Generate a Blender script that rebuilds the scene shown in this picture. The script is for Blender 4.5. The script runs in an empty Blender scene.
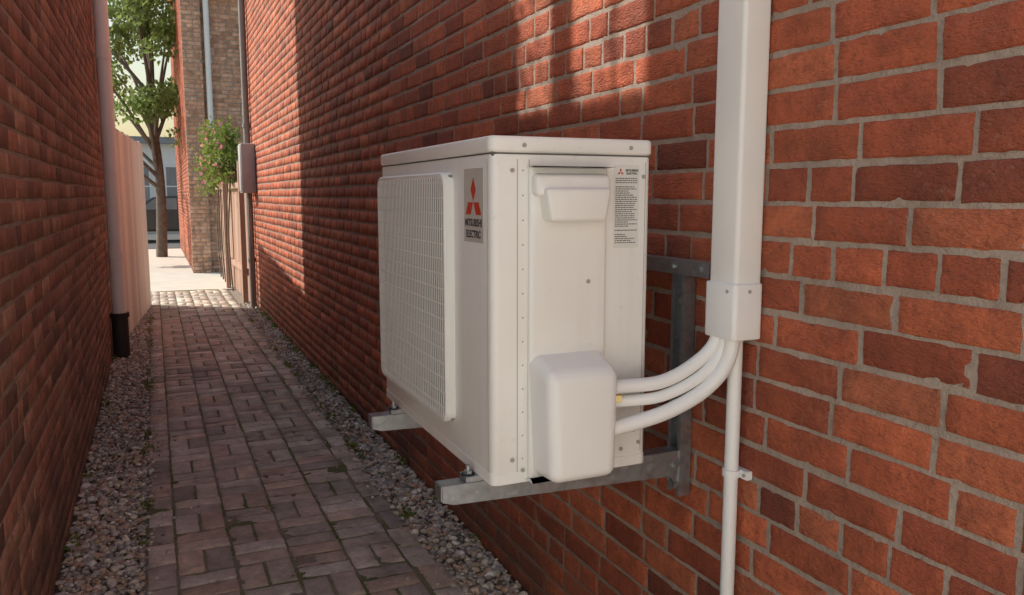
import bpy, bmesh, math, random
import numpy as np
from mathutils import Vector, Matrix
random.seed(7); rng=np.random.default_rng(7)
sc=bpy.context.scene
sc.view_settings.view_transform='Standard'; sc.view_settings.look='None'; sc.view_settings.exposure=0
COL=sc.collection

# ---------------------------------------------------------------- helpers
def vn(P):
    P=np.asarray(P,float); i=np.floor(P).astype(np.int64); f=P-i; f=f*f*(3-2*f)
    def h(a,b,c):
        v=(a*73856093)^(b*19349663)^(c*83492791)
        v=((v^(v>>13))*1274126177)&0xffffffff
        v=((v^(v>>15))*2246822519)&0xffffffff
        return (v^(v>>16))/4294967296.0
    x,y,z=i[:,0],i[:,1],i[:,2]; r=0
    for dx in (0,1):
        for dy in (0,1):
            for dz in (0,1):
                w=(f[:,0] if dx else 1-f[:,0])*(f[:,1] if dy else 1-f[:,1])*(f[:,2] if dz else 1-f[:,2])
                r=r+w*h(x+dx,y+dy,z+dz)
    return r
def link(o,parent=None):
    COL.objects.link(o)
    if parent: o.parent=parent
    return o
def empty(name,loc=(0,0,0)):
    o=bpy.data.objects.new(name,None); o.empty_display_size=.1; COL.objects.link(o); return o
def npmesh(name,V,F,mat,parent=None,col=None,smooth=True):
    me=bpy.data.meshes.new(name); V=np.asarray(V,np.float32); F=np.asarray(F,np.int32)
    k=F.shape[1]; me.vertices.add(len(V)); me.vertices.foreach_set('co',V.ravel())
    me.loops.add(F.size); me.loops.foreach_set('vertex_index',F.ravel())
    me.polygons.add(len(F)); me.polygons.foreach_set('loop_start',np.arange(len(F),dtype=np.int32)*k)
    me.polygons.foreach_set('loop_total',np.full(len(F),k,np.int32))
    me.polygons.foreach_set('use_smooth',np.full(len(F),smooth))
    if col is not None:
        a=me.color_attributes.new('bc','FLOAT_COLOR','POINT')
        c=np.ones((len(V),4),np.float32); c[:,:3]=col; a.data.foreach_set('color',c.ravel())
    me.update(calc_edges=True); me.validate()
    if mat: me.materials.append(mat)
    return link(bpy.data.objects.new(name,me),parent)
def bm_obj(name,bm,mat,parent=None,smooth=False,angle=None):
    me=bpy.data.meshes.new(name); bm.normal_update(); bm.to_mesh(me); bm.free()
    if mat: me.materials.append(mat)
    if smooth:
        for p in me.polygons: p.use_smooth=True
        if angle: me.set_sharp_from_angle(angle=math.radians(angle))
    return link(bpy.data.objects.new(name,me),parent)
def rbox(name,lo,hi,mat,parent=None,bev=.003,seg=2,vbev=0,vseg=4,shape=None):
    bm=bmesh.new(); bmesh.ops.create_cube(bm,size=1)
    for v in bm.verts:
        v.co=Vector([lo[i]+(v.co[i]+.5)*(hi[i]-lo[i]) for i in range(3)])
    if shape: shape(bm)
    if vbev:
        es=[e for e in bm.edges if abs(e.verts[0].co.z-e.verts[1].co.z)>.9*(hi[2]-lo[2])]
        bmesh.ops.bevel(bm,geom=es,offset=vbev,segments=vseg,profile=.5,affect='EDGES')
        es=[e for e in bm.edges if abs(e.verts[0].co.z-e.verts[1].co.z)<1e-5]
        if bev: bmesh.ops.bevel(bm,geom=es,offset=bev,segments=seg,profile=.5,affect='EDGES')
    elif bev: bmesh.ops.bevel(bm,geom=bm.edges[:],offset=bev,segments=seg,profile=.5,affect='EDGES')
    return bm_obj(name,bm,mat,parent,True,40)
def boxes(name,L,mat,parent=None,col=None):
    V=[];F=[];C=[]
    q=np.array([[0,2,3,1],[4,5,7,6],[0,1,5,4],[2,6,7,3],[0,4,6,2],[1,3,7,5]])
    for k,(lo,hi) in enumerate(L):
        b=len(V)
        for z in (lo[2],hi[2]):
            for y in (lo[1],hi[1]):
                for x in (lo[0],hi[0]): V.append((x,y,z)); C.append(col[k] if col is not None else (1,1,1))
        F.append(q+b)
    return npmesh(name,V,np.concatenate(F),mat,parent,np.array(C) if col is not None else None,False)
def tube(name,pts,rad,mat,parent=None,n=16,sub=8,smoothpath=True):
    pts=[Vector(p) for p in pts]
    if not hasattr(rad,'__len__'): rad=[rad]*len(pts)
    if smoothpath and len(pts)>2:
        P=[];R=[]
        for i in range(len(pts)-1):
            p0=pts[max(i-1,0)];p1=pts[i];p2=pts[i+1];p3=pts[min(i+2,len(pts)-1)]
            for s in range(sub):
                t=s/sub
                P.append(.5*((2*p1)+(p2-p0)*t+(2*p0-5*p1+4*p2-p3)*t*t+(3*p1-p0-3*p2+p3)*t**3)); R.append(rad[i]*(1-t)+rad[i+1]*t)
        P.append(pts[-1]);R.append(rad[-1])
    else: P=pts;R=list(rad)
    V=[];F=[]; up=None
    for i,p in enumerate(P):
        d=(P[min(i+1,len(P)-1)]-P[max(i-1,0)]).normalized()
        if up is None:
            up=Vector((0,0,1)) if abs(d.z)<.8 else Vector((1,0,0))
        a=(up-d*up.dot(d)).normalized(); up=a; b=d.cross(a)
        for k in range(n):
            th=2*math.pi*k/n; V.append(p+a*math.cos(th)*R[i]+b*math.sin(th)*R[i])
    for i in range(len(P)-1):
        for k in range(n):
            F.append((i*n+k,i*n+(k+1)%n,(i+1)*n+(k+1)%n,(i+1)*n+k))
    c0=len(V);V.append(P[0]);V.append(P[-1])
    me=bpy.data.meshes.new(name)
    tri=[(c0,(k+1)%n,k) for k in range(n)]+[(c0+1,(len(P)-1)*n+k,(len(P)-1)*n+(k+1)%n) for k in range(n)]
    me.from_pydata([tuple(v) for v in V],[],F+tri); me.update()
    for p in me.polygons: p.use_smooth=True
    me.set_sharp_from_angle(angle=math.radians(50))
    me.materials.append(mat)
    return link(bpy.data.objects.new(name,me),parent)
def disc(name,c,axis,r,h,mat,parent=None,n=20):
    c=Vector(c);a=Vector(axis).normalized()
    return tube(name,[c,c+a*h],r,mat,parent,n)

# ---------------------------------------------------------------- materials
class M:
    def __init__(s,name):
        s.m=bpy.data.materials.new(name); s.m.use_nodes=True; s.t=s.m.node_tree; s.n=s.t.nodes; s.l=s.t.links
        s.b=s.n['Principled BSDF']; s.co=s.n.new('ShaderNodeTexCoord').outputs['Object']
    def set(s,inp,v):
        if isinstance(v,bpy.types.NodeSocket): s.l.new(v,inp)
        elif hasattr(v,'__len__') and len(v)==3 and inp.type=='RGBA': inp.default_value=(*v,1)
        else: inp.default_value=v
    def noise(s,sc,det=4,rough=.55,co=None,out='Fac',dist=0):
        x=s.n.new('ShaderNodeTexNoise'); x.inputs['Scale'].default_value=sc; x.inputs['Detail'].default_value=det
        x.inputs['Roughness'].default_value=rough; x.inputs['Distortion'].default_value=dist; s.l.new(co or s.co,x.inputs['Vector']); return x.outputs[out]
    def vor(s,sc,feat='F1',out='Distance'):
        x=s.n.new('ShaderNodeTexVoronoi'); x.feature=feat; x.inputs['Scale'].default_value=sc; s.l.new(s.co,x.inputs['Vector']); return x.outputs[out]
    def scale(s,v):
        x=s.n.new('ShaderNodeMapping'); x.inputs['Scale'].default_value=v; s.l.new(s.co,x.inputs['Vector']); return x.outputs[0]
    def mr(s,v,a,b,c=0,d=1):
        x=s.n.new('ShaderNodeMapRange'); s.set(x.inputs[0],v)
        for i,k in enumerate((a,b,c,d)): x.inputs[i+1].default_value=k
        return x.outputs[0]
    def math(s,op,a,b=0):
        x=s.n.new('ShaderNodeMath'); x.operation=op; s.set(x.inputs[0],a); s.set(x.inputs[1],b); return x.outputs[0]
    def mix(s,f,a,b,mode='MIX'):
        x=s.n.new('ShaderNodeMix'); x.data_type='RGBA'; x.blend_type=mode
        s.set(x.inputs[0],f); s.set(x.inputs[6],a); s.set(x.inputs[7],b); return x.outputs[2]
    def ramp(s,f,cols):
        x=s.n.new('ShaderNodeValToRGB'); e=x.color_ramp.elements
        for i,c in enumerate(cols):
            p=c[0]
            el=e[i] if i<2 else e.new(p)
            el.position=p; el.color=(*c[1],1)
        s.l.new(f,x.inputs[0]); return x.outputs[0]
    def attr(s):
        x=s.n.new('ShaderNodeAttribute'); x.attribute_name='bc'; y=s.n.new('ShaderNodeSeparateColor'); s.l.new(x.outputs['Color'],y.inputs[0]); return x.outputs['Color'],y.outputs
    def z(s,i=2):
        y=s.n.new('ShaderNodeSeparateXYZ'); s.l.new(s.co,y.inputs[0]); return y.outputs[i]
    def bump(s,h,dist,strength=1,prev=None):
        x=s.n.new('ShaderNodeBump'); x.inputs['Distance'].default_value=dist; x.inputs['Strength'].default_value=strength
        s.l.new(h,x.inputs['Height'])
        s.l.new(x.outputs[0],s.b.inputs['Normal']); return x.outputs[0]
    def fin(s,col=None,rough=None,metal=None,spec=None):
        if col is not None: s.set(s.b.inputs['Base Color'],col)
        if rough is not None: s.set(s.b.inputs['Roughness'],rough)
        if metal is not None: s.b.inputs['Metallic'].default_value=metal
        if spec is not None: s.b.inputs['Specular IOR Level'].default_value=spec
        return s.m
def simple(name,c,rough=.5,metal=0,var=.08,sc=6,bump=0,spec=.5):
    m=M(name); n=m.noise(sc,2,.6)
    col=m.mix(1.0,c,m.mr(n,.3,.7,1-var,1+var),'MULTIPLY')
    if bump: m.bump(m.noise(sc*12,1),bump)
    return m.fin(col,rough,metal,spec)
def brick_mat(name,ramp,dirtcol,moss=.0,lime=.25,lowz=.5,bmp=.0022,fine=True):
    m=M(name); col,o=m.attr()
    c=m.ramp(o[0],ramp)
    c=m.mix(1,c,m.mr(o[1],0,1,.80,1.14),'MULTIPLY')
    n1=m.noise(14,3 if fine else 1,.65); c=m.mix(1,c,m.mr(n1,.25,.75,.68,1.28),'MULTIPLY')
    n2=m.noise(60,4 if fine else 2,.78); c=m.mix(m.mr(n2,.52,.70,0,.7),c,dirtcol)
    n4=m.noise(4,3,.72); f=m.math('MULTIPLY',m.mr(n4,.54,.74,0,1),m.mr(n2,.48,.36,0,lime)); c=m.mix(f,c,(.55,.44,.36))
    c=m.mix(1,c,m.mr(n4,.3,.7,1.12,.84),'MULTIPLY')
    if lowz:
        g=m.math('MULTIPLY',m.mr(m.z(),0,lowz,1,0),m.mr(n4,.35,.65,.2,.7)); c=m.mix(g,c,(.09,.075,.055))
    if moss:
        c=m.mix(m.math('MULTIPLY',m.mr(m.noise(2.2,3,.7),.52,.7,0,1),moss),c,(.10,.115,.05))
    if fine:
        n3=m.noise(1,2,.7,co=m.scale((60,60,170)))
        h=m.math('ADD',m.math('MULTIPLY',n3,1.8),m.math('MULTIPLY',n2,1.4))
    else: h=n2
    m.bump(h,bmp)
    return m.fin(c,m.mr(n1,.2,.8,.66,.9),0,.4)
def mortar_mat(name,c1,c2,low=True):
    m=M(name); n=m.noise(6,3,.7); c=m.mix(m.mr(n,.3,.7),c1,c2)
    n2=m.noise(100,3,.75)
    c=m.mix(m.mr(n2,.5,.75,0,.5),c,(c2[0]*.55,c2[1]*.55,c2[2]*.55))
    if low: c=m.mix(m.mr(m.z(),0,.5,.7,0),c,(.08,.07,.05))
    m.bump(n2,.006)
    return m.fin(c,.95,0,.2)

RR=[(0,(.25,.064,.036)),(1,(.54,.165,.08)),(.15,(.37,.088,.043)),(.5,(.47,.115,.052)),(.8,(.52,.135,.06))]
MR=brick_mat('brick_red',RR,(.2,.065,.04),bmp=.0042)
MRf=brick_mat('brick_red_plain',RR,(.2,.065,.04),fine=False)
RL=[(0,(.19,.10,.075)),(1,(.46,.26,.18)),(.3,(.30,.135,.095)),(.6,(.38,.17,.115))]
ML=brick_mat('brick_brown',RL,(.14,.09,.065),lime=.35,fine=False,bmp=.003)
MT=brick_mat('brick_tan',[(0,(.56,.30,.19)),(1,(.76,.48,.34)),(.5,(.68,.39,.26))],(.4,.23,.16),lowz=0,fine=False)
MP=brick_mat('brick_paver',[(0,(.38,.32,.28)),(1,(.70,.62,.53)),(.3,(.54,.46,.395)),(.55,(.60,.44,.345)),(.8,(.64,.565,.49))],(.31,.27,.24),moss=.35,lime=.5,lowz=0,bmp=.003)
MMR=mortar_mat('mortar_grey',(.48,.385,.315),(.32,.255,.21))
MML=mortar_mat('mortar_dark',(.46,.40,.34),(.29,.25,.21))
def joint():
    m=M('path_joint_soil'); n=m.noise(3,3,.7); c=m.mix(m.mr(n,.40,.60),(.26,.225,.17),(.12,.145,.05)); n2=m.noise(110,2,.8); c=m.mix(m.mr(n2,.5,.7,0,.6),c,(.42,.36,.3))
    m.bump(n2,.006); return m.fin(c,1,0,.1)
MJ=joint()
def soil():
    m=M('ground_soil'); n=m.noise(25,3,.7); c=m.mix(m.mr(n,.35,.65),(.34,.30,.25),(.18,.15,.12)); m.bump(n,.01); return m.fin(c,1,0,.1)
MS=soil()
def stone():
    m=M('gravel_stone'); col,o=m.attr(); n=m.noise(90,2,.7); c=m.mix(1,col,m.mr(n,.3,.7,.82,1.2),'MULTIPLY'); return m.fin(c,.8,0,.35)
MG=stone()
def concrete():
    m=M('concrete_pale'); n=m.noise(3,4,.7); c=m.mix(m.mr(n,.3,.7),(.64,.60,.53),(.54,.50,.44)); return m.fin(c,.9,0,.3)
MC=concrete()
def paint():
    m=M('enamel_white'); z=m.noise(2.5,2,.6); c=m.mix(m.mr(z,.3,.7),(.87,.86,.83),(.83,.815,.785))
    st=m.noise(1,3,.6,co=m.scale((26,26,1.2))); c=m.mix(m.mr(st,.55,.8,0,.18),c,(.62,.57,.5))
    c=m.mix(m.mr(m.noise(34,3,.8),.62,.82,0,.3),c,(.5,.45,.38))
    return m.fin(c,m.mr(z,.3,.7,.30,.44),0,.5)
MW=paint()
MPL=simple('plastic_white',(.87,.865,.85),.35,var=.03,sc=5)
MGR=simple('plastic_grille',(.87,.86,.83),.4,var=.02)
MSH=simple('shadow_gap',(.12,.115,.11),.7)
MBK=simple('grille_back',(.24,.235,.225),.6)
MSEAM=simple('seam_grey',(.36,.35,.33),.6)
MRED=simple('emblem_red',(.60,.045,.015),.35,var=.02)
MINK=simple('ink_dark',(.04,.04,.045),.5,var=.02)
MSTK=simple('sticker_silver',(.56,.53,.49),.4,var=.03)
MLAB=simple('label_paper',(.72,.71,.68),.5,var=.03)
MRUB=simple('rubber_black',(.025,.025,.025),.7)
def galv():
    m=M('galvanised_steel'); v=m.vor(70,out='Color'); 
    s=m.n.new('ShaderNodeSeparateColor'); m.l.new(v,s.inputs[0])
    c=m.mix(m.mr(s.outputs[0],0,1,.2,.8),(.30,.33,.35),(.46,.49,.51)); c=m.mix(m.mr(m.noise(25,3,.7),.5,.75,0,.6),c,(.24,.25,.25))
    return m.fin(c,m.mr(s.outputs[1],0,1,.30,.48),.8,.5)
MGV=galv()
MBR=simple('brass_valve',(.55,.42,.2),.35,1)
MGP=simple('pipe_grey_paint',(.25,.24,.23),.6,bump=.001)
MBX=simple('meter_box_grey',(.42,.42,.42),.5)
MBL=simple('cast_iron_black',(.03,.028,.027),.6,bump=.001)
def wood(name,a,b):
    m=M(name); n=m.noise(1,3,.7,co=m.scale((30,30,1.5)),dist=.5); c=m.mix(m.mr(n,.3,.7),a,b); col,o=m.attr(); c=m.mix(1,c,m.mr(o[0],0,1,.8,1.1),'MULTIPLY'); return m.fin(c,.8,0,.3)
MFW=wood('wood_cream',(.86,.85,.80),(.78,.75,.68)); MFB=wood('wood_weathered',(.50,.33,.25),(.36,.22,.16))
def leafm(name,a,b):
    m=M(name); col,o=m.attr(); c=m.mix(o[0],a,b)
    m.fin(c,.55,0,.4)
    t=m.n.new('ShaderNodeBsdfTranslucent'); m.l.new(c,t.inputs[0]); x=m.n.new('ShaderNodeMixShader'); x.inputs[0].default_value=.5
    m.l.new(m.b.outputs[0],x.inputs[1]); m.l.new(t.outputs[0],x.inputs[2]); m.l.new(x.outputs[0],m.n['Material Output'].inputs[0]); return m.m
MLF=leafm('foliage_green',(.10,.17,.04),(.34,.42,.14)); MIV=leafm('foliage_ivy',(.08,.14,.02),(.27,.33,.08)); MDRY=leafm('leaf_dry',(.25,.14,.05),(.35,.26,.1)); MPK=leafm('petal_pink',(.5,.16,.2),(.7,.35,.35))
MBARK=simple('bark',(.17,.135,.11),.9,bump=.01,sc=10,var=.3)

# ---------------------------------------------------------------- bricks
def bricks(name,B,mat,rings,mi,mj,amp,parent,chip=.006):
    O,U,V,N=[np.array([b[i] for b in B],float) for i in range(4)]
    L=np.array([b[4] for b in B]);H=np.array([b[5] for b in B])
    n=len(B); eL=rings[-1][0]
    def prof(k):
        A=[r[0] for r in rings];Bc=[0]*len(rings);D=[r[1] for r in rings]
        for i in range(k):
            f=(i+1)/(k+1);A.append(eL*(1-2*f));Bc.append(f);D.append(0)
        for r in rings[::-1]: A.append(-r[0]);Bc.append(1);D.append(r[1])
        return np.array(A),np.array(Bc),np.array(D)
    au,bu,du=prof(mi);av,bv,dv=prof(mj); nu,nv=len(au),len(av)
    pu=au[None,:]+bu[None,:]*L[:,None]; pv=av[None,:]+bv[None,:]*H[:,None]
    D=np.minimum(du[:,None],dv[None,:])
    PU=np.broadcast_to(pu[:,:,None],(n,nu,nv)).copy();PV=np.broadcast_to(pv[:,None,:],(n,nu,nv)).copy()
    off=rng.uniform(-.0012,.0012,n)*amp; tu=rng.normal(0,.003,n)*amp; tv=rng.normal(0,.008,n)*amp; rot=rng.normal(0,.004,n)
    PU2=PU-(PV-H[:,None,None]/2)*rot[:,None,None]; PV2=PV+(PU-L[:,None,None]/2)*rot[:,None,None]
    base=O[:,None,None,:]+U[:,None,None,:]*PU2[...,None]+V[:,None,None,:]*PV2[...,None]
    f=base.reshape(-1,3)
    j1=(vn(f*45+5)-.5).reshape(n,nu,nv)*.0026*amp; j2=(vn(f*45+77)-.5).reshape(n,nu,nv)*.0022*amp
    j1+=(vn(f*150+9)-.5).reshape(n,nu,nv)*.0022*amp; j2+=(vn(f*150+39)-.5).reshape(n,nu,nv)*.0020*amp
    d=D[None]+off[:,None,None]+tu[:,None,None]*(PU-L[:,None,None]/2)+tv[:,None,None]*(PV-H[:,None,None]/2)
    d=d+((vn(f*22+3)-.5)*.0022+(vn(f*85+1)-.5)*.0018).reshape(n,nu,nv)*amp
    edge=(D<-.0001)[None]
    ch=np.clip(vn(f*34+55)-.76,0,1).reshape(n,nu,nv)*chip*3; d=d-np.where(edge,ch,ch*.15)
    P=base+U[:,None,None,:]*j1[...,None]+V[:,None,None,:]*j2[...,None]+N[:,None,None,:]*d[...,None]
    idx=np.arange(nu*nv).reshape(nu,nv)
    q=np.stack([idx[:-1,:-1],idx[1:,:-1],idx[1:,1:],idx[:-1,1:]],-1).reshape(-1,4)
    F=(q[None]+(np.arange(n)*nu*nv)[:,None,None]).reshape(-1,4)
    c=rng.random((n,3)); C=np.repeat(c,nu*nv,axis=0)
    return npmesh(name,P.reshape(-1,3),F,mat,parent,C)
HI=[(0,-.010),(.0012,-.0030),(.004,-.0004)]; LO=[(0,-.009),(.003,-.0003)]
def layout(base,U,N,length,z0,z1,keep=None):
    U=np.array(U,float);N=np.array(N,float);V=np.array((0,0,1.)); base=np.array(base,float); out=[]
    r=0; z=z0
    while z<z1:
        hdr=(r%7==3)
        u=-random.random()*.05-(.112 if r%2 else 0)
        while u<length:
            Lb=random.gauss(.1035,.003) if (hdr or random.random()<.08) else random.gauss(.210,.006)
            a=max(u,0);b=min(u+Lb,length)
            if b-a>.03:
                O=base+U*a+V*(z+random.gauss(0,.0010))
                if keep is None or keep(O[1],O[2]): out.append((O,U,V,N,b-a,.0660+random.gauss(0,.0012)))
            u+=Lb+.0090+random.uniform(-.0018,.0018)
        z+=.0752; r+=1
    return out
RB=empty('brick_building')
R=layout((0,11.0,0.01),(0,-1,0),(-1,0,0),11.0,0,4.8)
near=[b for b in R if b[0][1]<4.3 and b[0][2]<2.4]; far=[b for b in R if not(b[0][1]<4.3 and b[0][2]<2.4)]
bricks('bricks_near',near,MR,HI,10,4,1.0,RB); bricks('bricks_far',far,MRf,LO,3,1,1.0,RB)
boxes('wall_core',[((.0036,0,0),(.35,11.0,4.85))],MMR,RB)
boxes('coping',[((-.04,-.02,4.851),(.4,11.02,4.92))],MC,RB)
LB=empty('brick_building'); LY0=1.2; LY1=8.3  # near end cut short out of view to let more skylight in
def hl(y):  # unseen wall top, shaped to set where sun reaches the right wall
    if y<2.97: return 3.52
    if y<3.93: return 3.235  # gap made to let a sun patch through
    return 3.75+(y-3.93)*(4.70-3.75)/(LY1-3.93)
Lw=layout((-1.57,LY0,0.01),(0,1,0),(1,0,0),LY1-LY0,0,5.0,keep=lambda y,z:(z<hl(y)-.08 and z<hl(y+.2)-.08))
isn=lambda b:b[0][2]<3.0 and 1.<b[0][1]<6
bricks('bricks',[b for b in Lw if isn(b)],ML,HI,3,1,.8,LB); bricks('bricks_upper',[b for b in Lw if not isn(b)],ML,LO,1,1,.8,LB)
def slab(name,y0,y1,h0,h1,z0=0,xa=-1.80,xb=-1.5734,mat=None):
    V=[(xa,y0,z0 if z0==0 else h0-z0),(xb,y0,z0 if z0==0 else h0-z0),(xb,y1,z0 if z0==0 else h1-z0),(xa,y1,z0 if z0==0 else h1-z0),(xa,y0,h0),(xb,y0,h0),(xb,y1,h1),(xa,y1,h1)]
    npmesh(name,V,[[0,3,2,1],[4,5,6,7],[0,1,5,4],[1,2,6,5],[2,3,7,6],[3,0,4,7]],mat or MML,LB,None,False)
slab('wall_core',LY0,2.97,3.52,3.52); slab('wall_core_sungap',2.9701,3.93,3.2,3.2); slab('wall_core_sunslope',3.9301,LY1,3.75,4.70)
slab('coping',LY0,2.97,3.57,3.57,.048,-1.83,-1.545,MC); slab('coping_sungap',2.9702,3.93,3.235,3.235,.034,-1.83,-1.545,MC); slab('coping_sunslope',3.9302,LY1+.02,3.80,4.75,.048,-1.83,-1.545,MC)
tube('shadow_post',[(-1.66,3.50,3.236),(-1.66,3.50,4.4)],.06,MGP,LB,16)  # unseen post added in the gap to split the sun patch into streaks
npmesh('end_face',[(-1.80,LY0-.003,0),(-1.5738,LY0-.003,0),(-1.5738,LY0-.003,3.52),(-1.80,LY0-.003,3.52)],[[0,1,2,3]],MC,LB,None,False)

# ---------------------------------------------------------------- ground
boxes('ground',[((-150,-150,-.5),(150,250,0))],MS)
boxes('bounce_paving',[((-9,-4.0,.003),(7,-.05,.006))],MC)  # pale paving added behind the camera to bounce sunlight forward
PB=empty('brick_path')
pb=[];x0,x1=-1.26,-.22
def und(x,y): return .028+.005*math.sin(y*1.3+x*2)+.004*math.sin(y*3.1+1+x*3)
def addp(x,y,lx,ly):
    z=und(x+lx/2,y+ly/2)+random.uniform(-.002,.002)
    if lx>=ly: pb.append((np.array((x,y,z)),np.array((1.,0,0)),np.array((0,1.,0)),np.array((0,0,1.)),lx,ly))
    else: pb.append((np.array((x+lx,y,z)),np.array((0,1.,0)),np.array((-1.,0,0)),np.array((0,0,1.)),ly,lx))
g=.010
y=0.0
while y<13: 
    ll=random.gauss(.2,.005); addp(x0,y,.098,ll-g); y+=ll
y=.05
while y<13:
    ll=random.gauss(.2,.005); addp(x1-.098+random.uniform(-.01,.012),y,.098,ll-g); y+=ll
W=(x1-x0-.212)/4; 
ny=int(13/W)
for j in range(ny):
    for i in range(4):
        mx=x0+.106+i*W; my=j*W
        if (i+j)%2==0 or random.random()<.12:
            for k in range(2): addp(mx+random.uniform(0,.004),my+k*W/2,W-g,W/2-g)
        else:
            for k in range(2): addp(mx+k*W/2,my+random.uniform(0,.004),W/2-g,W-g)
bricks('pavers_near',[b for b in pb if b[0][1]<5],MP,HI,5,3,1.9,PB,chip=.012); bricks('pavers_far',[b for b in pb if b[0][1]>=5],MP,LO,2,1,1.5,PB)
gx=np.linspace(x0-.01,x1+.01,14);gy=np.linspace(0,13,170)
V=np.array([(x,y,und(x,y)-.0048) for y in gy for x in gx]);I=np.arange(len(V)).reshape(len(gy),len(gx))
npmesh('joint_bed',V,np.stack([I[:-1,:-1],I[:-1,1:],I[1:,1:],I[1:,:-1]],-1).reshape(-1,4),MJ,PB)
boxes('concrete_lane',[((-3.5,13.0,.004),(.9,23.5,.02))],MC)
boxes('street_road',[((-40,24,.003),(40,33,.008))],simple('asphalt',(.1,.1,.1),.9,bump=.003))
boxes('sidewalk',[((-40,33,.003),(40,35,.12))],MC)

def ico(sub):
    bm=bmesh.new(); bmesh.ops.create_icosphere(bm,subdivisions=sub,radius=1); bm.verts.ensure_lookup_table()
    v=np.array([x.co[:] for x in bm.verts]);f=np.array([[w.index for w in p.verts] for p in bm.faces]);bm.free();return v,f
pal=np.array([(.66,.61,.53),(.54,.49,.45),(.44,.41,.39),(.78,.74,.68),(.60,.47,.35),(.50,.34,.25),(.34,.32,.30),(.64,.57,.47)])
def stones(P,R,sub):
    v,f=ico(sub); n=len(P); a=rng.random((n,3))*6.28
    S=R[:,None]*np.stack([rng.uniform(.8,1.4,n),rng.uniform(.7,1.1,n),rng.uniform(.45,.8,n)],-1)
    X=v[None]*S[:,None]; 
    lump=1+.35*(vn((v[None]*1.3+P[:,None]*91).reshape(-1,3)).reshape(n,-1)-.5); X=X*lump[...,None]
    c,s=np.cos(a),np.sin(a)
    t=.35*(a[:,1]-3.14)/3.14; ct,st=np.cos(t)[:,None],np.sin(t)[:,None]
    y=X[...,1]*ct-X[...,2]*st;z=X[...,1]*st+X[...,2]*ct;X=np.stack([X[...,0],y,z],-1)
    cz,sz=c[:,2:3],s[:,2:3]; X=np.stack([X[...,0]*cz-X[...,1]*sz,X[...,0]*sz+X[...,1]*cz,X[...,2]],-1)
    X+=P[:,None]; F=(f[None]+(np.arange(n)*len(v))[:,None,None]).reshape(-1,3)
    col=pal[rng.integers(0,len(pal),n)]*rng.uniform(.65,1.2,(n,1)); return X.reshape(-1,3),F,np.repeat(col,len(v),0)
def strip(xa,xb,ya,yb,dens,r0,r1,sub):
    n=int((xb-xa)*(yb-ya)*dens); P=np.stack([rng.uniform(xa,xb,n),rng.uniform(ya,yb,n),rng.uniform(.004,.03,n)],-1)
    R=r0+(r1-r0)*rng.random(n)**2.2; return stones(P,R,sub)
parts=[strip(-1.565,-1.25,1.2,4.5,5200,.005,.019,2),strip(-.235,-.005,1.0,4.5,5200,.005,.019,2),strip(-1.565,-1.25,4.5,8.5,3200,.008,.018,1),strip(-.235,-.005,4.5,11.2,3200,.008,.018,1),
 strip(-1.45,-1.25,8.5,13,1800,.01,.02,1)]
n=380; P=np.stack([np.where(rng.random(n)<.5,-1.26+rng.exponential(.05,n),-.22-rng.exponential(.06,n)),rng.uniform(1,8,n),np.full(n,.036)],-1); parts.append(stones(P,.004+.007*rng.random(n),1))
o=0;VV=[];FF=[];CC=[]
for v,f,c in parts: VV.append(v);FF.append(f+o);CC.append(c);o+=len(v)
npmesh('gravel',np.concatenate(VV),np.concatenate(FF),MG,None,np.concatenate(CC))

def leaves(name,P,size,mat,parent=None,flat=False,shade=None):
    n=len(P); T=np.array([(0,0,0),(.35,.28,.05),(0,1,0),(-.35,.28,.05)])
    s=size*rng.uniform(.6,1.3,n); a=rng.random(n)*6.28; b=(rng.random(n)-.5)*(.5 if flat else 3.0); g=(rng.random(n)-.5)*(.4 if flat else 3.0)
    X=T[None]*s[:,None,None]
    def ro(X,i,j,t):
        c,sn=np.cos(t)[:,None],np.sin(t)[:,None];Y=X.copy();Y[...,i]=X[...,i]*c-X[...,j]*sn;Y[...,j]=X[...,i]*sn+X[...,j]*c;return Y
    X=ro(X,0,2,b);X=ro(X,1,2,g);X=ro(X,0,1,a);X+=P[:,None]
    F=(np.arange(n)[:,None]*4+np.arange(4)[None]); c=rng.random((n,3))
    if shade is not None: c[:,0]=np.clip(c[:,0]*.5+shade*.5,0,1)
    return npmesh(name,X.reshape(-1,3),F,mat,parent,np.repeat(c,4,0),False)
n=80; P=np.stack([rng.choice([-1.3,-1.45,-.2,-.1,-.15,-.7],n)+rng.normal(0,.06,n),rng.uniform(1.4,9,n),np.full(n,.045)],-1); P[:,0]=np.clip(P[:,0],-1.54,-.04)
leaves('fallen_leaves',P,.035,MDRY,None,True)
W_=[]
for k in range(70):
    cx=random.choice([-1.55,-1.27,-.21,-.03,-.03]);cy=random.uniform(1.6,10.5)
    m=random.randint(8,28);W_.append(np.stack([cx+rng.normal(0,.018,m),cy+rng.normal(0,.04,m),.035+abs(rng.normal(0,.012,m))],-1))
leaves('weeds',np.concatenate(W_),.022,MIV)

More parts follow.
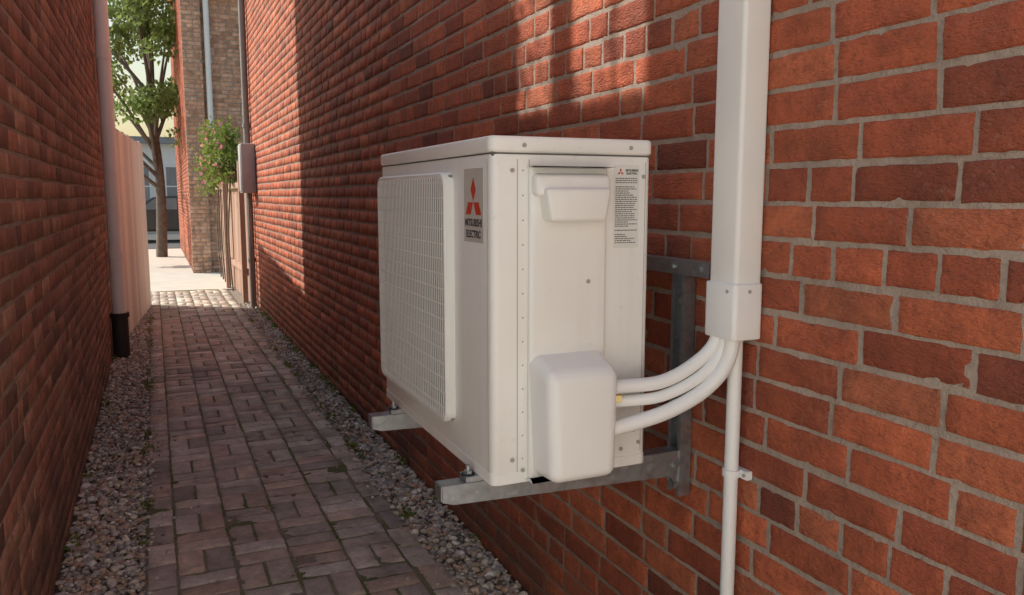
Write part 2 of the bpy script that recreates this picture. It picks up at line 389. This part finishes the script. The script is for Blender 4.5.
# ---------------------------------------------------------------- AC unit
AC=empty('air_conditioner_outdoor_unit')
X0,X1,Y0,Y1,Z0,Z1=-.556,-.180,1.48,2.32,.85,1.568
def apply_bool(ob,cut):
    m=ob.modifiers.new('b','BOOLEAN');m.object=cut;m.operation='DIFFERENCE';m.solver='EXACT'
    dg=bpy.context.evaluated_depsgraph_get();dg.update(); me=bpy.data.meshes.new_from_object(ob.evaluated_get(dg)); ob.modifiers.clear(); ob.data=me
    for p in ob.data.polygons:p.use_smooth=True
    ob.data.set_sharp_from_angle(angle=math.radians(35))
body=rbox('body',(X0,Y0,Z0),(X1,Y1,Z1-.036),MW,AC,.003,2,.016,5)
panel=rbox('service_panel',(-.476,Y0-.010,Z0+.006),(-.294,Y0+.004,1.508),MW,AC,.0045,3,.008,3)
def trap(bm):
    for v in bm.verts:
        if v.co.z<1.42: v.co.x+= .012 if v.co.x<-.38 else -.012
        if v.co.y>Y0 and v.co.z<1.42: v.co.z+=.010
cut=rbox('cut',(-.455,Y0-.05,1.400),(-.309,Y0+.065,1.462),None,None,.006,3,shape=trap)
apply_bool(body,cut);bpy.data.objects.remove(cut)
def trap2(bm):
    for v in bm.verts:
        if v.co.z<1.42: v.co.x+= .012 if v.co.x<-.38 else -.012
cut=rbox('cut',(-.458,Y0-.05,1.397),(-.306,Y0+.045,1.465),None,None,.009,3,shape=trap2)
apply_bool(panel,cut);bpy.data.objects.remove(cut)
def hood(bm):
    for v in bm.verts:
        if v.co.y<Y0 and v.co.z>1.47: v.co.y+=.008
rbox('handle_hood',(-.472,Y0-.036,1.448),(-.298,Y0+.008,1.494),MW,AC,.010,4,shape=hood)
rbox('lid',(X0-.004,Y0-.004,Z1-.033),(X1+.004,Y1+.004,Z1),MW,AC,.007,3,.019,5)
rbox('lid_gap',(X0+.003,Y0+.003,Z1-.04),(X1-.003,Y1-.003,Z1-.03),MSH,AC,0)
rbox('base_pan',(X0-.0015,Y0-.0015,Z0-.002),(X1+.0015,Y1+.0015,Z0+.022),MW,AC,.001,1,.017,5)
def cov(bm):
    for v in bm.verts:
        f=v.co.y<Y0-.02
        if f and v.co.z>1: v.co.z-=.035
        if f: v.co.x+= .010 if v.co.x<-.4 else -.004
        if v.co.z<1 : v.co.x+= .010 if v.co.x<-.4 else -.004
rbox('valve_cover',(-.478,Y0-.088,.862),(-.298,Y0+.01,1.128),MPL,AC,.024,7,shape=cov)
sm=[((-.500,Y0-.0006,Z0+.023),(-.4985,Y0+.003,1.522)),((X0+.085-.0015,Y0-.0006,Z0+.023),(X0+.085-.003,Y0+.003,1.522)),
    ((X0-.0006,1.50,Z0+.023),(X0+.003,1.5012,1.522)),((-.196,Y0-.0006,Z0+.03),(-.1948,Y0+.003,1.52))]
boxes('seams',sm,MSEAM,AC)
for z in np.arange(.9,1.52,.05):
    disc('vent_dot',(-.487,Y0+.001,z),(0,-1,0),.0018,.0018,MSEAM,AC,8)
for (x,z) in [(-.511,1.50),(-.511,.90),(-.487,.875),(-.201,.90),(-.201,1.49),(-.340,1.27),(-.246,.93),(-.215,.93),(-.246,.89)]:
    disc('screw',(x,Y0-(.0105 if -.478<x<-.292 else .001),z),(0,-1,0),.0045,.0025,MSEAM,AC,12)
for x in (-.486,-.236): disc('screw',(x,Y0-.004,Z1-.018),(0,-1,0),.0045,.0022,MSEAM,AC,12)
G=empty('fan_grille');G.parent=AC
gy0,gy1,gz0,gz1=1.70,2.285,.925,1.502; gx=X0
rbox('grille_back',(gx-.010,gy0+.006,gz0+.006),(gx+.01,gy1-.006,gz1-.006),MBK,G,.004)
def frame(name,t,lo,hi,xa,xb):
    bm=bmesh.new(); r=.03; segs=6
    def rr(y0,y1,z0,z1,r):
        P=[]
        for cy,cz,a0 in((y1-r,z1-r,0),(y0+r,z1-r,90),(y0+r,z0+r,180),(y1-r,z0+r,270)):
            for k in range(segs+1):
                a=math.radians(a0+90*k/segs);P.append((cy+r*math.cos(a),cz+r*math.sin(a)))
        return P
    o=rr(lo[0],hi[0],lo[1],hi[1],r);ii=rr(lo[0]+t,hi[0]-t,lo[1]+t,hi[1]-t,r-t*.5);mid=rr(lo[0]+.004,hi[0]-.004,lo[1]+.004,hi[1]-.004,r-.002)
    rings=[[(xb,*p) for p in o],[(xa+.005,*p) for p in o],[(xa,*p) for p in mid],[(xa,*p) for p in ii],[(xb,*p) for p in ii]]
    vs=[[bm.verts.new(p) for p in R_] for R_ in rings];n=len(o)
    for a in range(len(vs)-1):
        for k in range(n): bm.faces.new((vs[a][k],vs[a][(k+1)%n],vs[a+1][(k+1)%n],vs[a+1][k]))
    return bm_obj(name,bm,MGR,G,True,35)
frame('grille_frame',.012,(gy0,gz0),(gy1,gz1),gx-.023,gx+.002)
sl=[];
for yy in np.arange(gy0+.018,gy1-.014,.0135): sl.append(((gx-.0236,yy,gz0+.011),(gx-.0219,yy+.0042,gz1-.011)))
boxes('grille_slats',sl,MGR,G)
rb=[((gx-.0232,gy0+.011,z),(gx-.019,gy1-.011,z+.0024)) for z in np.arange(gz0+.035,gz1-.02,.0345)]
boxes('grille_ribs',rb,MGR,G)
boxes('brand_sticker',[((X0-.0008,1.522,1.352),(X0+.001,1.632,1.506))],MSTK,AC)
def emb(name,cy,cz,s,px,front=True,py=0):
    bm=bmesh.new()
    def pt(a,b):
        return (px,cy-a*s,cz+b*s) if front else (cy+a*s,py,cz+b*s)
    for ang in (90,210,330):
        a=math.radians(ang);d=(math.cos(a),math.sin(a));l=(math.cos(a+math.radians(30)),math.sin(a+math.radians(30)));r=(math.cos(a-math.radians(30)),math.sin(a-math.radians(30)))
        P=[(0.02*d[0],.02*d[1]),(.577*r[0],.577*r[1]),(d[0],d[1]),(.577*l[0],.577*l[1])]
        bm.faces.new([bm.verts.new(pt(*p)) for p in P])
    return bm_obj(name,bm,MRED,AC)
emb('emblem',1.577,1.436,.052,X0-.0012)
def text(name,s,loc,size,face,mat,bold=.0,sx=1):
    c=bpy.data.curves.new(name,'FONT');c.body=s;c.size=size;c.align_x='CENTER';c.offset=bold;c.extrude=.0001
    o=bpy.data.objects.new(name,c);c.materials.append(mat);link(o,AC)
    R3=Matrix(((0,0,-1),(-1,0,0),(0,1,0))) if face=='x' else Matrix(((1,0,0),(0,0,-1),(0,1,0)))
    o.matrix_world=Matrix.Translation(loc)@R3.to_4x4()@Matrix.Diagonal((sx,1,1,1)); return o
text('lettering_top','MITSUBISHI',(X0-.0012,1.577,1.386),.0215,'x',MINK,.0006,.9)
text('lettering_bottom','ELECTRIC',(X0-.0012,1.577,1.362),.0215,'x',MINK,.0006,.9)
LX0,LX1=-.2745,-.212
boxes('spec_label',[((LX0,Y0-.0008,1.338),(LX1,Y0+.001,1.514))],MLAB,AC)
emb('label_emblem',LX0+.016,1.499,.0085,0,False,Y0-.0012)
text('label_brand_a','MITSUBISHI',(LX0+.044,Y0-.0012,1.501),.0062,'y',MINK,.0002); text('label_brand_b','ELECTRIC',(LX0+.044,Y0-.0012,1.4945),.0062,'y',MINK,.0002)
tl=[];z=1.485
while z>1.345:
    x=LX0+.004
    if random.random()<.12: z-=.0045
    end=LX1-.004-random.random()**3*.03
    while x<end:
        w=random.uniform(.0025,.008);tl.append(((x,Y0-.0011,z),(min(x+w,end),Y0-.0005,z+.0018)));x+=w+.0014
    z-=.0044
boxes('label_print',tl,MINK,AC)
for yy in (1.575,2.17):
    boxes('foot_rail',[((X0-.03,yy-.02,Z0-.014),(X1+.02,yy+.02,Z0-.0025))],MGV,AC)
    for xx in (X0-.018,):
        disc('foot_bolt',(xx,yy,Z0-.014),(0,0,1),.005,.032,MGV,AC,10); disc('foot_nut',(xx,yy,Z0-.002),(0,0,1),.010,.008,MGV,AC,6); disc('foot_washer',(xx,yy,Z0-.004),(0,0,1),.015,.003,MRUB,AC,16)

BK=empty('wall_bracket')
def arm(yc):
    w=.021; t=.003; zt=.835
    bm=bmesh.new()
    def prism(P,y0,y1):
        a=[bm.verts.new((p[0],y0,p[1])) for p in P];b=[bm.verts.new((p[0],y1,p[1])) for p in P];n=len(P)
        bm.faces.new(a);bm.faces.new(b[::-1])
        for k in range(n): bm.faces.new((a[k],b[k],b[(k+1)%n],a[(k+1)%n]))
    side=[(-.64,zt),(-.64,zt-.036),(-.615,zt-.044),(-.06,zt-.062),(-.022,zt-.10),(-.022,zt)]
    prism(side,yc-w,yc-w+t);prism(side,yc+w-t,yc+w)
    prism([(-.64,zt),(-.64,zt-.003),(-.022,zt-.003),(-.022,zt)][::-1],yc-w+t+.0001,yc+w-t-.0001)
    prism([(-.6432,zt),(-.6432,zt-.034),(-.6402,zt-.034),(-.6402,zt)],yc-w+.001,yc+w-.001)
    bmesh.ops.recalc_face_normals(bm,faces=bm.faces[:])
    bmesh.ops.bevel(bm,geom=bm.edges[:],offset=.0006,segments=1,affect='EDGES')
    bm_obj('arm',bm,MGV,BK)
    boxes('upright',[((-.006,yc-.026,.72),(-.003,yc+.026,1.262)),((-.034,yc-.026,.72),(-.0062,yc-.023,1.262)),((-.034,yc+.023,.72),(-.0062,yc+.026,1.262)),
        ((-.0345,yc-.0228,.722),(-.0315,yc-.014,1.26)),((-.0345,yc+.014,.722),(-.0315,yc+.0228,1.26))],MGV,BK)
    for z in (.76,.95,1.2): disc('anchor_bolt',(-.006,yc,z),(-1,0,0),.009,.02,MGV,BK,6)
    for z in (.75,.80): disc('arm_bolt',(-.045,yc-w,z),(0,-1,0),.007,.007,MGV,BK,6)
arm(1.575);arm(2.17)
boxes('cross_rail',[((-.050,1.44,1.266),(-.0465,2.34,1.300)),((-.0463,1.44,1.297),(-.012,2.34,1.300)),((-.0463,1.44,1.266),(-.012,2.34,1.269))],MGV,BK)
for y in (1.47,1.575,2.17): disc('rail_bolt',(-.050,y,1.284),(-1,0,0),.007,.006,MGV,BK,6)

TR=empty('line_set_cover')
rbox('duct',(-.072,1.322,1.25),(-.002,1.412,4.7),MPL,TR,.004,2,.010,5)
rbox('duct_end',(-.078,1.316,1.146),(-.001,1.418,1.266),MPL,TR,.004,3,.011,5)
disc('screw',(-.078,1.34,1.25),(-1,0,0),.004,.002,MSEAM,TR,10);disc('screw',(-.04,1.316,1.25),(0,-1,0),.004,.002,MSEAM,TR,10)
RP=empty('refrigerant_pipes')
tube('pipe_upper',[(-.335,1.43,1.047),(-.27,1.425,1.047),(-.19,1.41,1.052),(-.12,1.400,1.082),(-.068,1.390,1.13),(-.055,1.388,1.2)],.0150,MPL,RP)
tube('pipe_middle',[(-.335,1.45,1.012),(-.27,1.43,1.013),(-.19,1.405,1.022),(-.11,1.385,1.06),(-.062,1.375,1.115),(-.05,1.372,1.2)],.0125,MPL,RP)
tube('pipe_lower',[(-.335,1.42,.958),(-.27,1.415,.965),(-.18,1.395,.99),(-.10,1.375,1.035),(-.055,1.358,1.10),(-.045,1.352,1.2)],.0165,MPL,RP)
tube('flare_nut',[(-.315,1.44,1.022),(-.280,1.43,1.022)],.014,MBR,RP,6)
DP=empty('drain_pipe')
tube('pipe',[(-.028,1.368,.02),(-.028,1.368,1.2)],.0155,MPL,DP,20)
for z in (.84,.3):
    tube('clip',[(-.028,1.368,z-.008),(-.028,1.368,z+.008)],.0195,MPL,DP,20); boxes('clip_base',[((-.016,1.331,z-.009),(-.001,1.406,z+.009))],MPL,DP); disc('clip_screw',(-.016,1.339,z),(-1,0,0),.004,.003,MSEAM,DP,8)

D1=empty('downpipe'); tube('pipe',[(-1.495,7.82,.36),(-1.495,7.82,4.6)],.058,MPL,D1,20)
for z in (.9,2.6,4.4): tube('collar',[(-1.495,7.82,z),(-1.495,7.82,z+.06)],.066,MPL,D1,20)
tube('iron_boot',[(-1.495,7.82,0),(-1.495,7.82,.38),(-1.495,7.82,.381),(-1.495,7.82,.42)],[.068,.068,.08,.08],MBL,D1,20,smoothpath=False)
D2=empty('conduit_pipe'); tube('pipe',[(-.05,10.75,.0),(-.05,10.75,4.8)],.04,MGP,D2,14)
for z in (.6,2.3,4): tube('collar',[(-.05,10.75,z),(-.05,10.75,z+.05)],.05,MGP,D2,14)
MB=empty('meter_box'); rbox('case',(-.17,10.35,1.48),(-.003,10.62,2.08),MBX,MB,.01); rbox('door',(-.178,10.37,1.5),(-.1702,10.60,2.06),MBX,MB,.003)
tube('cable_pipe',[(-.08,10.48,.0),(-.08,10.48,1.48)],.018,MGP,MB,10)

def fence(name,a,b,h,mat,w=.14):
    E=empty(name);a=Vector(a);b=Vector(b);d=(b-a);L=d.length;d.normalize();nrm=Vector((d.y,-d.x,0));n=int(L/w)
    V=[];F=[];C=[]
    q=np.array([[0,2,3,1],[4,5,7,6],[0,1,5,4],[2,6,7,3],[0,4,6,2],[1,3,7,5]])
    def bx(s0,s1,t0,t1,z0,z1):
        k=len(V);c=random.random()
        for z in(z0,z1):
            for t in(t0,t1):
                for s in(s0,s1):
                    p=a+d*s+nrm*t;V.append((p.x,p.y,z));C.append((c,c,c))
        F.append(q+k)
    for i in range(n): bx(i*w+.002,(i+1)*w-.002,0,.02,.01,h+random.uniform(-.015,.015))
    for z in(.4,h-.3): bx(0,L,-.05,-.001,z,z+.08)
    s=.052
    while s<=L: bx(s-.05,s+.05,-.12,-.055,0,h+.05); s+=2.0
    npmesh('boards',V,np.concatenate(F),mat,E,np.array(C),False);return E
fence('wooden_fence',(-1.55,8.325,0),(-1.28,11.4,0),2.1,MFW)
fence('wooden_fence',(-.02,11.1,0),(-.12,15.0,0),1.85,MFB)

FB=empty('brick_building')
fb=layout((-.55,16.0,0),(1,0,0),(0,-1,0),2.6,0,7.5); bricks('bricks_front',fb,MT,LO,1,1,.8,FB)
fb=layout((-.55,24.0,0),(0,-1,0),(-1,0,0),8,0,7.5); bricks('bricks_side',fb,MRf,LO,1,1,.8,FB)
boxes('wall_core',[((-.545,16.005,0),(3,24,7.6))],MMR,FB)
boxes('cornice',[((-.60,15.90,5.0),(3,15.996,5.18)),((-.64,15.85,7.55),(3.1,24.1,7.8))],MPL,FB)
fb=layout((-.56,15.90,0),(1,0,0),(0,-1,0),.33,0,4.95); bricks('pilaster_bricks',fb,MT,LO,1,1,.8,FB)
boxes('pilaster',[((-.56,15.905,0),(-.23,15.992,5.0))],MMR,FB)
tube('downpipe',[(-.13,15.93,2.3),(-.13,15.93,4.98)],.05,MPL,FB,12)
boxes('window_frame',[((.45,15.95,3.0),(1.15,15.994,4.6))],MPL,FB); boxes('window_glass',[((.52,15.945,3.07),(1.08,15.9495,3.78)),((.52,15.945,3.84),(1.08,15.9495,4.52))],simple('glass_dark',(.05,.06,.07),.1),FB)

H=empty('bounce_house'); MHW=simple('siding_white',(.88,.87,.85),.8,var=.03); MGL=simple('glass_grey',(.25,.26,.27),.1)
boxes('walls',[((-9,37,0),(7,45,3.6))],MHW,H)
boxes('siding_lines',[((-9,36.985,z),(7,36.9995,z+.015)) for z in np.arange(.2,3.6,.16)],MHW,H)
boxes('roof_edge',[((-9.3,36.6,3.6),(7.3,45.3,3.85))],simple('roof_slate',(.3,.3,.31),.8),H)
wf=[];wg=[]
for x in np.arange(-8.2,6.5,1.5):
    wf.append(((x,36.93,.95),(x+1.0,36.98,2.7)))
    for i in range(2):
        for j in range(2): wg.append(((x+.08+i*.44,36.92,1.03+j*.83),(x+.48+i*.44,36.929,1.80+j*.83)))
boxes('window_frames',wf,MPL,H);boxes('window_panes',wg,MGL,H)
# white house added out of view behind the camera, bouncing sunlight into the alley
YH=empty('bounce_house'); boxes('walls',[((-9,-8,0),(8,-3.6,4.6))],simple('render_white',(.86,.85,.82),.9,var=.03),YH)
boxes('roof_edge',[((-9.2,-8.2,4.601),(8.2,-3.4,4.8))],MSEAM,YH)
boxes('window_frames',[((x,-3.599,1.0),(x+1,-3.55,2.3)) for x in (-7,-4.5,2.5,5)],MPL,YH);boxes('window_panes',[((x+.08,-3.549,1.08),(x+.92,-3.54,2.22)) for x in (-7,-4.5,2.5,5)],MGL,YH)

def tree(name,base,h,cx,r,n,seed):
    random.seed(seed);E=empty(name);b=Vector(base)
    tube('trunk',[b,b+Vector((.05,0,h*.25)),b+Vector((-.06,.05,h*.5)),b+Vector((.0,0,h*.8))],[.13,.10,.08,.03],MBARK,E,10)
    cl=[]
    for i in range(18):
        a=random.random()*6.28;hh=random.uniform(.33,.95)*h;rr=r*random.uniform(.4,1)*(1.1-abs(hh/h-.6))
        e=Vector((b.x+cx+math.cos(a)*rr,b.y+math.sin(a)*rr,hh+random.uniform(0,.5)))
        s=b+Vector((0,0,hh*.62)); m=(s+e)/2+Vector((0,0,.15)); tube('limb',[s,m,e],[.05,.03,.012],MBARK,E,6,4)
        cl.append(e); 
        for k in range(3): cl.append(e+Vector((random.gauss(0,.4),random.gauss(0,.4),random.gauss(0,.35))))
    P=[];S=[]
    for c in cl:
        m=n//len(cl);rad=random.uniform(.25,.5);q=rng.normal(0,1,(m,3));q=q/np.linalg.norm(q,axis=1)[:,None]*(rng.random((m,1))**.45)*rad*np.array((1.2,1.2,.75))
        P.append(q+np.array(c));S.append(np.full(m,random.random()))
    leaves('leaves',np.concatenate(P),.12,MLF,E,False,np.concatenate(S))
tree('tree',(-1.05,20.5,0),7.2,-.9,2.1,12000,3)
tree('tree',(-6,48,0),9,0,4.5,4000,5)
random.seed(11)
IV=empty('ivy_plant');cl=[];S=[]
for i in range(60):
    y=random.uniform(12.3,15.2);t=(y-12.3)/2.9;z=1.85+random.gauss(.15,.18)+.35*math.sin(t*3.14)
    c=np.array((-.06-random.random()*.22,y,z-(random.random()**2)*.4));m=60;cl.append(c+rng.normal(0,.09,(m,3)));S.append(np.full(m,random.random()))
AL=np.concatenate(cl)
leaves('leaves',AL,.07,MIV,IV,False,np.concatenate(S)); leaves('flowers',AL[::17]+np.array((-.06,-.05,.0)),.07,MPK,IV)
for i in range(6):
    y=12.4+i*.45;tube('stem',[(-.16,y,.05),(-.18,y+.1,.8),(-.15,y-.05,1.5),(-.1,y,2.0)],.012,MBARK,IV,6)
RS=empty('dapple_shrub');cl=[]  # unseen foliage added in the wall gap to dapple the sun patch
for i in range(18):
    c=np.array((-1.69,random.uniform(2.98,3.9),3.4+random.random()*.7));m=14;cl.append(c+rng.normal(0,.06,(m,3)))
leaves('leaves',np.concatenate(cl),.05,MLF,RS)
tube('stem',[(-1.69,3.2,3.23),(-1.69,3.22,3.7),(-1.7,3.15,4.1)],.010,MBARK,RS,6)

CR=empty('parked_car');cx,cy=-.55,28.0
bm=bmesh.new();prof=[(-2.1,.35),(-2.15,.7),(-1.95,.92),(-1.15,1.0),(-.6,1.42),(.75,1.45),(1.5,1.05),(2.05,.95),(2.15,.6),(2.1,.32)]
a=[bm.verts.new((cx+p[0],cy-.85+(.12 if p[1]>1.1 else 0),p[1])) for p in prof];b=[bm.verts.new((cx+p[0],cy+.85-(.12 if p[1]>1.1 else 0),p[1])) for p in prof]
bm.faces.new(a);bm.faces.new(b[::-1])
for k in range(len(prof)): bm.faces.new((a[k],b[k],b[(k+1)%len(prof)],a[(k+1)%len(prof)]))
bmesh.ops.recalc_face_normals(bm,faces=bm.faces[:]);bmesh.ops.bevel(bm,geom=bm.edges[:],offset=.06,segments=3,affect='EDGES')
bm_obj('body',bm,simple('car_paint',(.07,.07,.07),.25,.3),CR,True,40)
bm=bmesh.new();w=[(-1.0,1.02),(-.58,1.35),(.05,1.37),(.05,1.02)];w2=[(.12,1.02),(.12,1.37),(.72,1.37),(1.3,1.04)]
for W2 in (w,w2): bm.faces.new([bm.verts.new((cx+p[0],cy-.87+(p[1]-1.0)*.3,p[1])) for p in W2])
bm_obj('side_windows',bm,MGL,CR)
for dx in(-1.35,1.35):
    for dy in(-.88,.70): tube('wheel',[(cx+dx,cy+dy,.33),(cx+dx,cy+dy+.18,.33)],.33,MRUB,CR,24); 
    tube('hub',[(cx+dx,cy-.895,.33),(cx+dx,cy-.87,.33)],.2,MGV,CR,16)

# ---------------------------------------------------------------- light
d=Vector((.63,-.473,-.616)).normalized()
su=bpy.data.lights.new('sun','SUN');su.energy=5;su.angle=math.radians(.9);su.color=(1,.94,.85)
so=bpy.data.objects.new('sun',su);so.rotation_euler=d.to_track_quat('-Z','Y').to_euler();so.location=(-5,-2,12);COL.objects.link(so)
w=bpy.data.worlds.new('World');sc.world=w;w.use_nodes=True;nt=w.node_tree
sk=nt.nodes.new('ShaderNodeTexSky');sk.sky_type='NISHITA';sk.sun_disc=False;sk.sun_elevation=math.asin(.616);sk.sun_rotation=math.radians(306.9);sk.air_density=1.7;sk.dust_density=2.5;sk.ozone_density=1.2
nt.links.new(sk.outputs[0],nt.nodes['Background'].inputs[0]);nt.nodes['Background'].inputs[1].default_value=.15
cam=bpy.data.cameras.new('camera');cam.lens=28.125;cam.sensor_width=36;cam.clip_end=500;cam.clip_start=.02
co=bpy.data.objects.new('camera',cam);co.location=(-1.17,0,1.45);co.rotation_euler=(math.radians(90-7.27),0,math.radians(-24));COL.objects.link(co);sc.camera=co
